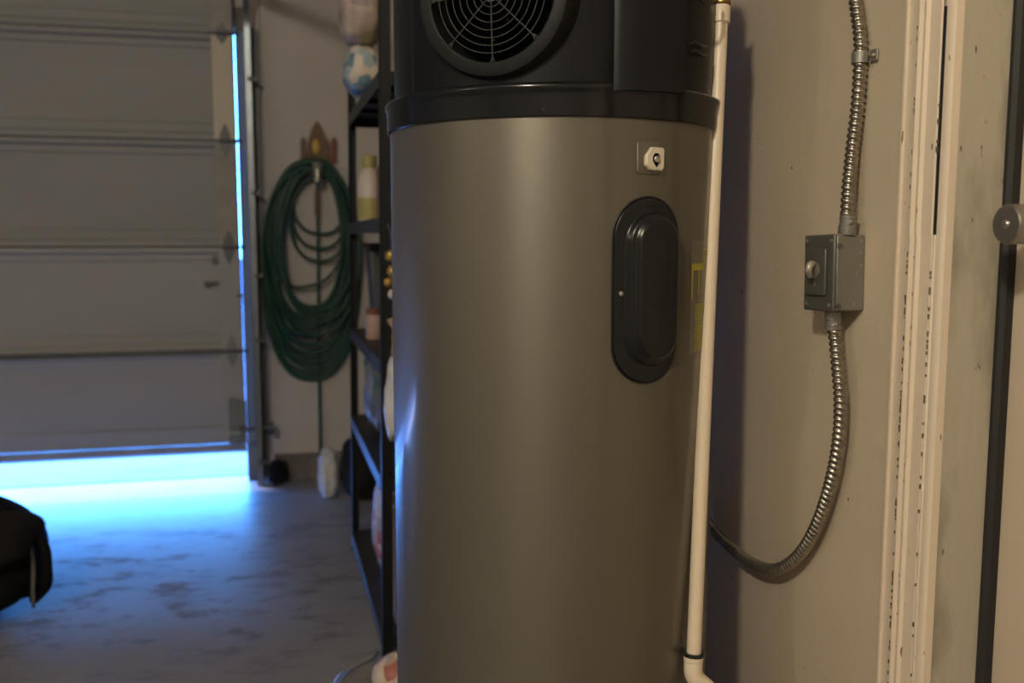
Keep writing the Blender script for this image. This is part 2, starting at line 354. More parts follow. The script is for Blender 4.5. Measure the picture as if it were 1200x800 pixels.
bm = B(); prism(bm, casing_poly(DY0-.10, DY0-.012), 2, DZ0, 2.31); link('casing_board', bm, M['casing'], tr, smooth=25)
bm = B(); box(bm, WX-.016, WX, DY0-.012, DY1+.0165, DZ1+.01, DZ1+.06); link('casing_board', bm, M['casing'], tr)
# pale bead of the jamb's edge, a dark fill stands in for shade in the crack beside it above GZ0
bm = B(); prism(bm, [(WX-.0115, DY1-.0008), (WX-.0140, DY1+.002), (WX-.0150, DY1+.006), (WX-.0150, DY1+.0125), (WX-.011, DY1+.0135), (WX, DY1+.0135), (WX, DY1-.0008)], 2, DZ0, 2.25)
link('jamb_edge', bm, M['casing'], tr, smooth=30)
for za, zb in ((DZ0, GZ0), (GZ1, 2.25)):
    bm = B(); tube(bm, [(WX-.0125, DY1+.0160, za), (WX-.0125, DY1+.0160, (za+zb)/2), (WX-.0125, DY1+.0160, zb)], .0034, 8); link('caulk_bead', bm, M['casing'], tr, smooth=True)
bm = B(); box(bm, WX-.0135, WX+.001, DY1+.0137, DY1+.0212, GZ0-.02, GZ1+.012); link('crack_shade', bm, M['rubber'], tr, label='dark fill as painted shade in the crack between casing and jamb')
rnd = random.Random(8); bm = B()
for t_, x_, n_, za, zb in ((.345, .0105, 70, .5, 1.15), (.345, .0105, 16, 1.15, 1.5), (.56, .0125, 20, .5, 1.3), (.985, .0140, 34, .55, 1.4)):
    for k in range(n_):
        y = CY+(DY1+.0185-CY)*(t_+rnd.uniform(-.007, .007)); z = za+(zb-za)*rnd.random(); h = rnd.uniform(.0008, .0035); w_ = rnd.uniform(.0004, .0009)
        box(bm, WX-x_-.0022, WX-x_+.0015, y-w_, y+w_, z-h, z+h)
link('paint_chips', bm, mat('bare_wood_chip', (.17, .11, .07), .9), tr, kind='stuff')
# house door
dr = root('door_2', (JX+.018, (DY0+DY1)/2, DZ0), kind='structure')
DXf = JX+.018
bm = B(); box(bm, DXf, DXf+.042, DY0+.004, DY1-.004, DZ0+.005, DZ1-.01); link('door_leaf', bm, M['door'], dr, bevel=.002)
bm = B(); box(bm, DXf+.05, DXf+.10, DY0-.1, DY1+.1, DZ0-.1, DZ1+.1); link('door_backing', bm, M['rubber'], dr)
kp = on_x(1178.5, 262.5, DXf-.088)
bm = B(); lathe(bm, [(0, 0), (.031, 0), (.033, .003), (.031, .007), (.016, .010), (.0135, .014), (.0135, .034), (.0185, .038), (.0230, .042), (.0240, .047), (.0240, .083), (.0232, .0868), (.0215, .088), (0, .088)][::1], (DXf, kp.y, kp.z), (-1, 0, 0), 48)
kn = link('door_knob', bm, M['nickel'], dr, smooth=30)
bm = B(); lathe(bm, [(0, 0), (.0055, 0), (.0055, .0012), (.0042, .003), (0, .0034)], (DXf-.0875, kp.y, kp.z), (-1, 0, 0), 20); link('knob_button', bm, M['screw'], kn, smooth=30)

# driveway outside
bm = B(); box(bm, -14, 8, BY+.22, 18, -.14, -.02); struct('driveway', bm, M['drive'])
bm = B(); box(bm, -14, 8, 18, 60, -.16, -.03); struct('street', bm, mat('street_asphalt', (.10, .10, .10), .9, nscale=3))
bm = B(); box(bm, OPX0, OPX1, BY+.10, BY+.215, -.06, .004); struct('door_sill', bm, mat('sill_concrete', (.14, .13, .12), .7, nscale=6))

# ---------------------------------------------------------------- garage door
PYD = 4.73                                     # inside face of the door panels
gd = root('door_1', ((OPX0+OPX1)/2, PYD, 0), kind='structure')
zs = [on_y(140, y, PYD).z for y in (525, 414, 290, 163, 35)]; zs.append(zs[-1]+.48)
PX1 = -.2385
tilt = (zs[0]-.0)                               # raised a hand's breadth
for i in range(5):
    z0, z1 = zs[i]+.001, zs[i+1]-.001
    poly = [(PYD, z0), (PYD+.022, z0), (PYD+.022, z0-.014*(i > 0)), (PYD+.045, z0-.014*(i > 0)), (PYD+.045, z1-.018), (PYD+.02, z1-.018), (PYD+.02, z1), (PYD-.018, z1), (PYD-.020, z1-.004), (PYD-.020, z1-.022), (PYD-.016, z1-.026), (PYD, z1-.032), (PYD, z1-.060), (PYD+.006, z1-.066),
            (PYD+.006, z0+.085), (PYD, z0+.080), (PYD, z0+.040), (PYD-.010, z0+.032), (PYD-.012, z0+.006)]
    if i == 0: poly = poly[:-2]+[(PYD, z0+.03)]
    bm = B(); prism(bm, poly, 0, OPX0-.02, PX1)
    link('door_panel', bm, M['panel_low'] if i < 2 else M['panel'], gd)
bm = B(); prism(bm, [(PYD-.014, zs[0]-.006), (PYD+.05, zs[0]-.006), (PYD+.05, zs[0]-.048), (PYD+.03, zs[0]-.055), (PYD-.014, zs[0]-.035)], 0, OPX0-.02, PX1); link('bottom_seal', bm, M['stile'], gd)
# the lowest joint stands a little open and its strut is darker
bm = B(); box(bm, OPX0, PX1-.08, PYD-.030, PYD-.0205, zs[1]-.013, zs[1]+.012); link('strut', bm, M['dull'], gd, label='dark blue-grey reinforcing strut')
for i in range(5):
    z0, z1 = zs[i]+.003, zs[i+1]-.003
    bm = B(); box(bm, PX1-.100, PX1-.003, PYD-.024, PYD-.001, z0+.004, z1-.004)
    link('end_stile', bm, M['stile_pale'] if i == 3 else (M['panel_low'] if i < 2 else M['stile']), gd, bevel=.002, label='pale beige end stile' if i == 3 else None)
for i in (1, 2, 3, 4):
    z = zs[i]; x = PX1-.05; s = 1 if i != 4 else .6
    bm = B(); poly = [(x-.022, z-.035*s), (x, z-.085*s), (x+.022, z-.035*s), (x+.026, z), (x+.022, z+.035*s), (x, z+.085*s), (x-.022, z+.035*s), (x-.026, z)]
    prism(bm, [(p[0], p[1]) for p in poly], 1, PYD-.028, PYD-.024)
    hg = link('hinge', bm, M['dull'] if i > 1 else M['galv'], gd)
    bm = B(); cyl(bm, (x-.026, PYD-.034, z), (x+.075, PYD-.034, z), .008, 12); link('hinge_pin', bm, M['dull'], hg, smooth=40)
# bottom bracket with roller
bm = B(); z = zs[0]
prism(bm, [(PX1-.075, z), (PX1+.005, z), (PX1+.005, z+.21), (PX1-.06, z+.235), (PX1-.075, z+.22)], 1, PYD-.030, PYD-.024)
box(bm, PX1-.075, PX1-.02, PYD-.06, PYD-.03, z+.01, z+.055); bb = link('bottom_bracket', bm, M['galv'], gd)
bm = B(); cyl(bm, (PX1-.03, PYD-.045, z+.075), (PX1+.13, PYD-.045, z+.075), .010, 12); cyl(bm, (PX1+.115, PYD-.045, z+.075), (PX1+.135, PYD-.045, z+.075), .028, 20)
link('cable_roller', bm, M['dull'], bb, smooth=40)
# slide lock on the second panel: keeper block, bolt and its knob
p1, p2, p3 = on_y(257, 305, PYD), on_y(256, 332, PYD), on_y(282, 346, PYD)
bm = B(); box(bm, p1.x-.032, p1.x+.032, PYD-.016, PYD+.006, p1.z-.018, p1.z+.018); lk = link('slide_lock', bm, M['dull'], gd, bevel=.003)
bm = B(); box(bm, p2.x-.055, p2.x+.055, PYD-.012, PYD-.004, p2.z-.008, p2.z+.010); cyl(bm, (p2.x-.052, PYD-.03, p2.z), (p2.x-.052, PYD+.008, p2.z), .014, 14); link('lock_bolt', bm, M['dull'], lk)
bm = B(); box(bm, p3.x-.018, p3.x+.018, PYD-.032, PYD-.022, p3.z-.006, p3.z+.006); link('lock_slot', bm, M['dull'], lk)
# track
TXX = on_y(297.5, 300, 4.69).x
tk = root('garage_door_track', (TXX, 4.69, 0), 'galvanized vertical door track beside the green hose, curving up toward the ceiling', 'door track')
w = .013
path = [(4.69, 0.0), (4.69, 1.0), (4.69, 2.17)] + [(4.69-.20+.20*math.cos(a), 2.17+.20*math.sin(a)) for a in [R(k) for k in range(10, 91, 10)]] + [(1.2, 2.37)]
def sweep(bm, sec, path):
    rings = []
    for i, (y, z) in enumerate(path):
        a = path[max(0, i-1)]; b = path[min(len(path)-1, i+1)]; t = Vector((0, b[0]-a[0], b[1]-a[1])).normalized(); nrm = Vector((0, t.z, -t.y))
        rings.append([bm.verts.new(Vector((TXX+u, y, z))+nrm*v) for u, v in sec])
    n = len(sec)
    for a, b in zip(rings, rings[1:]):
        for k in range(n): bm.faces.new((a[k], a[(k+1) % n], b[(k+1) % n], b[k]))
    bm.faces.new(rings[0]); bm.faces.new(rings[-1])
# C shaped section, its back to the right
sec = [(-w, -.026), (w, -.026), (w, .026), (-w, .026), (-w, .022), (w-.003, .022), (w-.003, -.022), (-w, -.022)]
bm = B(); sweep(bm, sec, path); link('rail', bm, M['galv'], tk, smooth=30)
bm = B(); box(bm, TXX+w, TXX+w+.030, 4.762, 4.767, 0.02, 2.2); box(bm, TXX+w, TXX+w+.004, 4.70, 4.767, .02, 2.2); link('wall_angle', bm, M['dull'], tk)
sx0, sx1 = on_y(284.5, 300, 4.70).x, on_y(293.5, 300, 4.70).x
bm = B(); box(bm, sx0, sx1, 4.700, 4.702, .22, 2.17); link('leak_glow_strip', bm, M['vinyl'], tk, label='added pale translucent strip glowing with leaked daylight')  # strip added to spread the daylight leak into a pale blue glow
for z in (.12, .72, 1.03, 1.42, 1.95):
    bm = B(); box(bm, TXX-.004, TXX+w+.028, 4.655, 4.661, z-.010, z+.010); box(bm, TXX+w+.001, TXX+w+.006, 4.655, 4.76, z-.010, z+.010); link('track_clip', bm, M['dull'], tk)
bm = B(); box(bm, TXX-.02, TXX+.02, 1.195, 1.205, 2.35, CZ); link('ceiling_hanger', bm, M['galv'], tk)
# dark wooden side jamb of the opening
bm = B(); box(bm, OPX1, OPX1+.02, BY-.01, BY+.16, 0, OPZ); box(bm, OPX1, OPX1+.05, BY-.012, BY, 0, OPZ+.1); struct('trim_5', bm, M['curb'])

# ---------------------------------------------------------------- lamp holders on the ceiling
def lamp_fixture(x, y, where):
    t = root('ceiling_lamp', (x, y, CZ), where, 'lamp', 'bare bulbs on the garage ceiling')
    bm = B(); lathe(bm, [(.055, 0), (.055, -.015), (.03, -.035), (.022, -.07), (.022, -.09)], (x, y, CZ), n=28); link('lamp_holder', bm, M['nut'], t, smooth=35)
lamp_fixture(LAMP[0], LAMP[1], 'white ceiling lamp holder above the spot where the photographer stands')
lamp_fixture(-3.2, .3, 'white ceiling lamp holder near the far side wall of the garage')

# ================================================================ WATER HEATER
C0 = Vector((TX, TY, 0))
wh = root('water_heater', (TX, TY, 0), 'tall round water heater, satin silver tank with charcoal top, beside cream pipe', 'water heater')
ZB, ZR = 1.384, 1.424
bm = B(); lathe(bm, [(TR-.02, .0), (TR-.02, .03), (TR-.004, .032), (TR, .036), (TR, ZB+.012), (TR-.01, ZB+.014)], C0, n=128)
jk = link('tank_jacket', bm, M['jacket'], wh, smooth=30)
bm = B(); lathe(bm, [(TR-.005, 0), (TR+.004, 0), (TR+.004, .05), (TR-.004, .055)], C0, n=96); link('base_ring', bm, M['shroud'], wh, smooth=30)
# band: lower skirt with a thin lip, rounded shoulder on top
bm = B(); lathe(bm, [(TR-.003, ZB+.002), (TR+.0015, ZB-.001), (TR+.0045, ZB), (TR+.005, ZB+.003), (TR+.005, ZR-.010), (TR+.0058, ZR-.006), (TR+.0075, ZR-.002), (TR+.0080, ZR+.001), (TR+.0074, ZR+.004), (TR+.0055, ZR+.0065), (TR+.002, ZR+.008), (TR-.004, ZR+.0088), (TR-.02, ZR+.009)], C0, n=160)
bd = link('shroud_band', bm, M['shroudband'], wh, smooth=50)
# shroud: nearly round, front panel standing a little proud
A0, A1 = ang(on_tank(480, 60, .276)), R(58)
def shr(t, h):
    a = ((t+PI/2+PI) % (2*PI))-PI       # angle with 0 toward -Y
    if A0 < a < A1: return .0035*min(1, (a-A0)/.03, (A1-a)/.05)
    return 0
bm = B(); lathe(bm, [(.270, ZR-.004), (.2705, ZR+.01), (.2715, ZR+.03), (.2715, 1.70), (.268, 1.715), (.25, 1.725), (0, 1.728)], C0, n=360, rfun=lambda t, h: shr(t, h) if h < 1.71 else 0)
sh = link('shroud', bm, M['shroud'], wh, smooth=25)
# fan opening
fc = on_tank(581, -3, .272); fa = ang(fc); fn = Vector((math.sin(fa), -math.cos(fa), 0)); fu = Vector((0, 0, 1)); fs = fu.cross(fn).normalized()
FC = Vector((TX, TY, fc.z))+fn*.272
cb = B(); lathe(cb, [(.0950, -.09), (.0950, .05)], FC, fn, 72); apply_bool(sh, cb)
for p in sh.data.polygons: p.use_smooth = True
sh.data.set_sharp_from_angle(angle=R(25))
FO = .020                                    # how far the ring stands off the shroud
bm = B(); lathe(bm, [(.0955, -.085), (.0935, FO-.004), (.0945, FO-.001), (.0965, FO), (.1090, FO-.001), (.1130, FO-.003), (.1150, FO-.008), (.1200, -.020), (.1200, -.034)], FC, fn, 96, close=False)
fr = link('fan_ring', bm, M['ring'], wh, smooth=30)
bm = B(); lathe(bm, [(0, -.082), (.0950, -.082), (.0950, -.0835), (0, -.0835)], FC, fn, 48); link('fan_well', bm, M['cavity'], wh)
# fan with blades behind the grille
fb = B(); lathe(fb, [(0, -.05), (.028, -.05), (.028, -.08), (0, -.08)], FC, fn, 32); fan = link('fan_hub', fb, M['blade'], wh, smooth=35)
for k in range(5):
    a0 = k*2*PI/5+.3; bm = B(); rows = []
    for i in range(6):
        r = .024+i*.0125; row = []
        for j in range(5):
            a = a0+(j-2)*.17+i*.03; d = (-.066+(j-2)*.0045)
            row.append(bm.verts.new(FC+fs*math.cos(a)*r+fu*math.sin(a)*r+fn*d))
        rows.append(row)
    for i in range(5):
        for j in range(4): bm.faces.new((rows[i][j], rows[i][j+1], rows[i+1][j+1], rows[i+1][j]))
    bmesh.ops.solidify(bm, geom=bm.faces[:], thickness=.0015); link('fan_blade', bm, M['blade'], fan, smooth=True)
# grille: domed concentric wires and eight spokes
def dome(r): return FO+.001-.0*r
bm = B(); lathe(bm, [(0, FO+.0005), (.0105, FO+.0005), (.0115, FO-.002), (0, FO-.003)], FC, fn, 32)
gr = link('fan_grille', bm, M['grille'], wh, smooth=35)
for r in (.0170, .0275, .0383, .0490, .0598, .0705, .0812):
    bm = B(); tube(bm, [FC+fn*(FO-.002)+(fs*math.cos(2*PI*i/72)+fu*math.sin(2*PI*i/72))*r for i in range(72)], .00085, 8, closed=True)
    link('grille_wire', bm, M['grille'], gr, smooth=True)
for k in range(8):
    a = k*PI/4+PI/2+R(1.5); d = fs*math.cos(a)+fu*math.sin(a); q = fn.cross(d)
    bm = B(); tube(bm, [FC+fn*(FO-.0003)+d*r for r in (.009, .04, .088, .0955)], .00105, 8)
    for s in (-1, 1): tube(bm, [FC+fn*(FO-.001)+d*.086, FC+fn*(FO-.001)+d*.0955+q*s*.0035], .0010, 6)
    link('grille_spoke', bm, M['grille'], gr, smooth=True)
# seams and little screws on the shroud
def surf(px, py, r): p = on_tank(px, py, r); a = ang(p); return p, Vector((math.sin(a), -math.cos(a), 0))
for px, py, rr in ((574, 100, .2755), (637, 128, TR+.005)):
    p, nn = surf(px, py, rr); bm = B(); lathe(bm, [(0, -.001), (.0022, -.001), (.0022, .0008), (0, .0012)], p, nn, 14); link('shroud_screw', bm, M['ring'], wh, smooth=35)
# wiring cover on the shroud: box standing proud with a rounded near edge
ca0, ca1 = ang(on_tank(720, 80, .290)), ang(on_tank(797, 80, .288)); cz0 = on_tank(758, 108, .29).z
bm = B(); N = 26; rowsA = []
prof = []
for i in range(N+1):
    t = i/N; a = ca0+(ca1-ca0)*t
    prof.append((a, .2755+.013+.011*min(1, t/.30)**.7-.004*max(0, t-.8)))
inner = [(a, .266) for a, _ in prof]
def pt(a, r, z): return Vector((TX+math.sin(a)*r, TY-math.cos(a)*r, z))
loop = prof+inner[::-1]
lo = [bm.verts.new(pt(a, r, cz0+(-.0 if k <= N else 0)+.002*((a-ca0)/(ca1-ca0)))) for k, (a, r) in enumerate(loop)]
up = [bm.verts.new(pt(a, r, 1.70)) for a, r in loop]
for i in range(len(loop)): bm.faces.new((lo[i], lo[(i+1) % len(loop)], up[(i+1) % len(loop)], up[i]))
for i in range(N): bm.faces.new((lo[i], lo[i+1], lo[2*N-i], lo[2*N+1-i])); bm.faces.new((up[i], up[i+1], up[2*N-i], up[2*N+1-i]))
link('wiring_cover', bm, M['shroud'], wh, smooth=28)
# wire clips by the pipe
for py in (52, 62):
    q = [on_tank(808, py, .279), on_tank(814, py-3, .284), on_tank(821, py+1, .284), on_tank(829, py+3, .279)]
    bm = B(); tube(bm, smooth_path(q, .002), .0016, 8); link('wire_clip', bm, M['tie'], wh, smooth=True)
q = [on_tank(818, -14, .286), on_tank(819, -3, .292), on_tank(826, 4, .294), on_tank(835, 1, .294), on_tank(840, -8, .288)]
bm = B(); tube(bm, smooth_path(q, .002), .0022, 8); link('cable_loop', bm, M['tie'], wh, smooth=True)

# moulded oval element cover: height field laid on the tank
oc = on_tank(760.5, 341, TR+.004); oa = ang(oc); HH = (on_tank(759, 232, TR+.004).z-on_tank(759, 450, TR+.004).z)/2; HW = (ang(on_tank(797, 341, TR+.004))-ang(on_tank(722, 341, TR+.004)))/2*TR
def stad(u, v, hw, hh):          # signed distance into a stadium
    vv = max(0, abs(v)-(hh-hw)); return hw-math.hypot(u, vv)
def sstep(x): x = max(0, min(1, x)); return x*x*(3-2*x)
bm = B(); NU, NV = 72, 150; g = {}
for i in range(NU+1):
    for j in range(NV+1):
        v = -HH+2*HH*j/NV; vv = max(0, abs(v)-(HH-HW)); wmax = math.sqrt(max(1e-8, HW*HW-vv*vv))
        u = wmax*math.sin((i/NU*2-1)*PI/2)
        e = stad(u, v, HW, HH); h = .0005+.0035*sstep(e/.003)
        e2 = stad(u-.0065, v-.002, HW-.0115, HH-.022); e3 = stad(u-.0085, v-.0035, HW-.020, HH-.030)
        h += .0095*sstep(e2/.0075)+.0075*sstep(e3/.009)
        a = oa+u/TR; g[i, j] = bm.verts.new(pt(a, TR+h, oc.z+v))
for i in range(NU):
    for j in range(NV): bm.faces.new((g[i, j], g[i+1, j], g[i+1, j+1], g[i, j+1]))
bmesh.ops.remove_doubles(bm, verts=bm.verts, dist=1e-6)
ov = link('element_cover', bm, M['oval'], wh, smooth=True)
for px, py in ((764, 240), (728, 344), (760, 441.5)):
    p, nn = surf(px, py, TR+.0042); bm = B(); lathe(bm, [(0, -.001), (.0034, -.001), (.0034, .0004), (.0022, .0012), (0, .0009)], p, nn, 18); link('cover_screw', bm, M['ring'] if py != 344 else M['screw'], ov, smooth=35)
# rubber gasket line round the cover
bm = B(); pts = []
for k in range(120):
    t = k/120*2*PI; s = math.sin(t); c = math.cos(t); v = c*HW+(HH-HW)*(1 if c > 0 else -1)*(1 if abs(c) > 1e-6 else 0); u = s*HW
    pts.append(pt(oa+u*1.01/TR, TR+.001, oc.z+v*1.003))
tube(bm, pts, .0013, 6, closed=True); link('cover_gasket', bm, M['tie'], ov, smooth=True)
# thermostat port: recessed square escutcheon and ivory plug
pp, pn = surf(760, 185, TR); side = Vector((0, 0, 1)).cross(pn); up_ = Vector((0, 0, 1))
def rounded_plate(bm, c, su, sv, hw, hh, rad, n, d0, d1, cut=0):
    poly = []
    for cx, cy, a in ((1, 1, 0), (-1, 1, 90), (-1, -1, 180), (1, -1, 270)):
        for k in range(5):
            t = R(a+k*22.5); poly.append((cx*(hw-rad)+rad*math.cos(t), cy*(hh-rad)+rad*math.sin(t)))
    A = [bm.verts.new(c+su*x+sv*y+n*d0) for x, y in poly]; Bq = [bm.verts.new(c+su*x+sv*y+n*d1) for x, y in poly]; C_ = [bm.verts.new(c+su*x*.93+sv*y*.93+n*(d1+.0012)) for x, y in poly]
    m = len(poly)
    for X_, Y_ in ((A, Bq), (Bq, C_)):
        for i in range(m): bm.faces.new((X_[i], X_[(i+1) % m], Y_[(i+1) % m], Y_[i]))
    bm.faces.new(A); bm.faces.new(C_)
bm = B(); rounded_plate(bm, pp, side, up_, .0215, .0245, .006, pn, -.004, .0008); pl = link('port_plate', bm, M['jacket'], wh, smooth=30)
p2_, n2_ = surf(764.5, 187, TR)
bm = B(); poly = [(-.0165, .005), (-.0165, -.009), (-.009, -.0155), (.012, -.0165), (.0165, -.012), (.0165, .015), (.013, .0175), (-.006, .0175)]
def plate_poly(bm, c, su, sv, n, poly, d0, d1, ins=.9):
    A = [bm.verts.new(c+su*x+sv*y+n*d0) for x, y in poly]; Bq = [bm.verts.new(c+su*x+sv*y+n*d1) for x, y in poly]; C_ = [bm.verts.new(c+su*x*ins+sv*y*ins+n*(d1+.0015)) for x, y in poly]
    m = len(poly)
    for X_, Y_ in ((A, Bq), (Bq, C_)):
        for i in range(m): bm.faces.new((X_[i], X_[(i+1) % m], Y_[(i+1) % m], Y_[i]))
    bm.faces.new(A); bm.faces.new(C_)
plate_poly(bm, p2_, side, up_, pn, poly, -.001, .007); nt = link('port_nut', bm, M['nut'], pl, smooth=30)
bm = B(); c3 = p2_+pn*.0086+side*.001-up_*.0005
plate_poly(bm, c3, side, up_, pn, [(0, -.0115), (-.0065, -.002), (-.006, .005), (-.0025, .0095), (.003, .0095), (.0065, .005), (.0065, -.002)], -.001, -.0007, .95); link('port_hole', bm, M['cavity'], pl)
bm = B(); lathe(bm, [(.002, 0), (.005, 0), (.005, .0022), (.0042, .003), (.0022, .003), (.002, 0)], c3+pn*.0005+up_*.0005, pn, 24, close=False); lathe(bm, [(0, .0005), (.0019, .0005), (.0019, .0022), (0, .0026)], c3+up_*.0005, pn, 12); link('port_stem', bm, M['screw'], pl, smooth=30)
# energy sticker: clear film with worn yellow print
la0, la1 = ang(on_tank(809, 340, TR)), ang(on_tank(832, 340, TR)); lz0, lz1 = on_tank(816, 413, TR).z, on_tank(816, 282, TR).z
def patch(bm, a0, a1, z0, z1, r=TR+.0006, n=6):
    vs = [[bm.verts.new(pt(a0+(a1-a0)*i/n, rr, z)) for i in range(n+1)] for z in (z0, z1) for rr in (r, r-.0008)]
    a, b, c, d = vs
    for i in range(n): bm.faces.new((a[i], a[i+1], c[i+1], c[i])); bm.faces.new((b[i], b[i+1], d[i+1], d[i]))
bm = B(); patch(bm, la0, la1, lz0, lz1, TR+.0004); st = link('clear_sticker', bm, M['film'], wh)
bm = B(); rnd = random.Random(4); dA = la1-la0; dz = lz1-lz0
patch(bm, la0+dA*.02, la0+dA*.5, lz0+dz*.74, lz0+dz*.80, TR+.0009); patch(bm, la0+dA*.02, la0+dA*.07, lz0+dz*.48, lz0+dz*.76, TR+.0009); patch(bm, la0+dA*.28, la0+dA*.33, lz0+dz*.52, lz0+dz*.78, TR+.0009)
for k in range(22):
    z = lz0+dz*(.02+k*.0195); patch(bm, la0+dA*(.14+rnd.random()*.06), la0+dA*(.45+rnd.random()*.5), z, z+dz*.010, TR+.0009, 3)
for k in range(5):
    z = lz0+dz*(.80+k*.03); patch(bm, la0+dA*(.45+rnd.random()*.06), la0+dA*(.6+rnd.random()*.4), z, z+dz*.012, TR+.0009, 3)
link('sticker_print', bm, M['yellowprint'], st)

# ---------------------------------------------------------------- cream discharge pipe
PR = .0117
dT = ray(845, 12); tT = 1.515/Vector((ray(600, 400))).normalized().dot(dT); pT = CAM+dT*tT
pB = on_tank(813.0, 765, TR+PR+.007); pM = pT.lerp(pB, .5)
dirp = (pB-pT).normalized()
dp = root('discharge_pipe', (pB.x, pB.y, pB.z), 'cream plastic pipe running down the right side of the silver tank', 'pipe')
pC = on_y(845.5, 27, pT.y)
bm = B(); tube(bm, [pT, pM, pB], PR, 32); link('pipe_run', bm, M['pvc'], dp, smooth=30)
cpl = pT-dirp*.0
a = pT+dirp*.022
bm = B(); lathe(bm, [(PR+.0005, 0), (PR+.0028, .0008), (PR+.0032, .003), (PR+.0032, .026), (PR+.0025, .028), (PR, .0285)], a, -dirp, 40); link('coupling', bm, M['pvc'], dp, smooth=30)
b2 = a-dirp*.0285
bm = B(); lathe(bm, [(.0105, 0), (.0135, .002), (.0135, .016), (.012, .018), (.012, .06)], b2, -dirp, 6); lathe(bm, [(.0150, .002), (.0155, .004), (.0150, .008), (.013, .009)], b2, -dirp, 32); link('brass_adapter', bm, M['brass'], dp, smooth=35, label='brass fitting at the top')
# elbow
e0 = pB+dirp*.004; ex = Vector((1, -.15, 0)).normalized()
pts = [e0, e0+dirp*.022]+[e0+dirp*(.022+.026*math.sin(t))+ex*(.026*(1-math.cos(t))) for t in [R(k) for k in range(9, 55, 9)]]
t_end = (pts[-1]-pts[-2]).normalized(); pts.append(pts[-1]+t_end*.025)
bm = B(); tube(bm, pts, PR+.0034, 32); lathe(bm, [(PR+.0034, 0), (PR+.0042, .001), (PR+.0042, .007), (PR+.0034, .008)], e0+dirp*.001, dirp, 32, close=False); link('elbow', bm, M['pvc'], dp, smooth=30)
pend = pts[-1]
q = [pend-t_end*.01, pend+t_end*.04, pend+t_end*.06+Vector((0, 0, -.02)), Vector((pend.x+.06, pend.y+.0, .30)), Vector((pend.x+.06, pend.y, .05))]
bm = B(); tube(bm, smooth_path(q, .01), PR, 20); link('pipe_tail', bm, M['pvc'], dp, smooth=30)
# black tie with little ears
bm = B(); c = pB-dirp*.001; lathe(bm, [(PR+.0006, 0), (PR+.0042, 0), (PR+.0048, .003), (PR+.0042, .006), (PR+.0006, .006)], c, dirp, 32)
sd = dirp.cross(Vector((0, 1, 0))).normalized()
for s in (-1, 1): tube(bm, [c+sd*s*(PR+.002)-dirp*-.002, c+sd*s*(PR+.006)-dirp*.003, c+sd*s*(PR+.0075)-dirp*.007], .0022, 8)
tag(link('pipe_tie', bm, M['tie'], None, smooth=35), 'black nylon tie clamped around the lower end of the cream pipe', 'cable tie')

# ---------------------------------------------------------------- disconnect box and flexible conduits
bc = on_x(979, 321, .778)          # front near edge of the box, at its mid height
BXF, BYN, BYF, BZ = .778, 1.240, 1.322, bc.z
rotm = Matrix.Translation((WX, (BYN+BYF)/2, BZ)) @ Matrix.Rotation(R(-1.6), 4, 'X') @ Matrix.Translation((-WX, -(BYN+BYF)/2, -BZ))
sb = root('disconnect_box', (WX, (BYN+BYF)/2, BZ-.058), 'grey metal electrical switch box on the tan wall between two flexible conduits', 'electrical box')
hz = .0575
bm = B(); box(bm, BXF+.004, WX, BYN+.001, BYF-.001, BZ-hz+.001, BZ+hz-.001, rotm); link('box_body', bm, M['boxm'], sb, bevel=.003)
bm = B(); box(bm, BXF-.001, BXF+.005, BYN, BYF, BZ-hz, BZ+hz, rotm); cv = link('box_cover', bm, M['boxcover'], sb, bevel=.0028)
bm = B(); box(bm, BXF-.0055, BXF-.001, BYN+.016, BYF-.008, BZ-.034, BZ+.036, rotm); tp = link('switch_plate', bm, M['boxcover'], sb, bevel=.0045)
yc = BYN+.043
bm = B(); lathe(bm, [(.0, 0), (.0125, 0), (.0125, .0022), (.010, .0035), (0, .0035)], rotm @ Vector((BXF-.0052, yc, BZ+.004)), (-1, 0, 0), 28); link('switch_bezel', bm, M['boxm'], tp, smooth=30)
bm = B()
lv = [Vector((BXF-.009, yc-.004, BZ+.014)), Vector((BXF-.017, yc-.007, BZ+.013)), Vector((BXF-.021, yc-.008, BZ+.004)), Vector((BXF-.015, yc-.004, BZ-.006))]
tube(bm, [rotm @ v for v in smooth_path(lv, .0015)], .0035, 12, rfun=lambda s, t: .0015*math.cos(t)**2+.0008*math.sin(s*150)); link('toggle_lever', bm, M['toggle'], tp, smooth=True, label='worn pale lever')
bm = B(); lathe(bm, [(0, 0), (.003, 0), (.003, .001), (0, .0018)], rotm @ Vector((BXF-.0053, yc+.001, BZ-.018)), (-1, 0, 0), 14); link('plate_screw', bm, M['screw'], tp, smooth=35)
for y, z in ((BYN+.007, hz-.010), (BYF-.007, hz-.009), (BYN+.010, -hz+.010), (BYF-.008, -hz+.010)):
    bm = B(); lathe(bm, [(0, 0), (.0034, 0), (.0034, .001), (.002, .0018), (0, .0014)], rotm @ Vector((BXF-.001, y, BZ+z)), (-1, 0, 0), 16); link('cover_screw', bm, M['screw'], cv, smooth=35)
for x, z in ((.822, .047), (.822, .030), (.8225, .011), (.817, 0), (.812, -.046), (.789, .040), (.789, -.050)):
    bm = B(); lathe(bm, [(0, 0), (.0018, 0), (.0018, .0006), (0, .001)], rotm @ Vector((x, BYN+.001, BZ+z)), (0, -1, 0), 12); link('box_rivet', bm, M['screw'], sb, smooth=35)
for z in (.040, -.049):
    bm = B(); lathe(bm, [(0, 0), (.0040, 0), (.0040, .0025), (0, .003)], rotm @ Vector((BXF+.008, BYN, BZ+z)), (0, -1, 0), 16); link('hinge_lug', bm, M['boxcover'], sb, smooth=35)
FR = .0103; PITCH = .0094
def ribs(s, t):
    ph = (s/PITCH+t/(2*PI)) % 1.0
    return .0034*(math.sin(PI*ph)**.8)-.0022
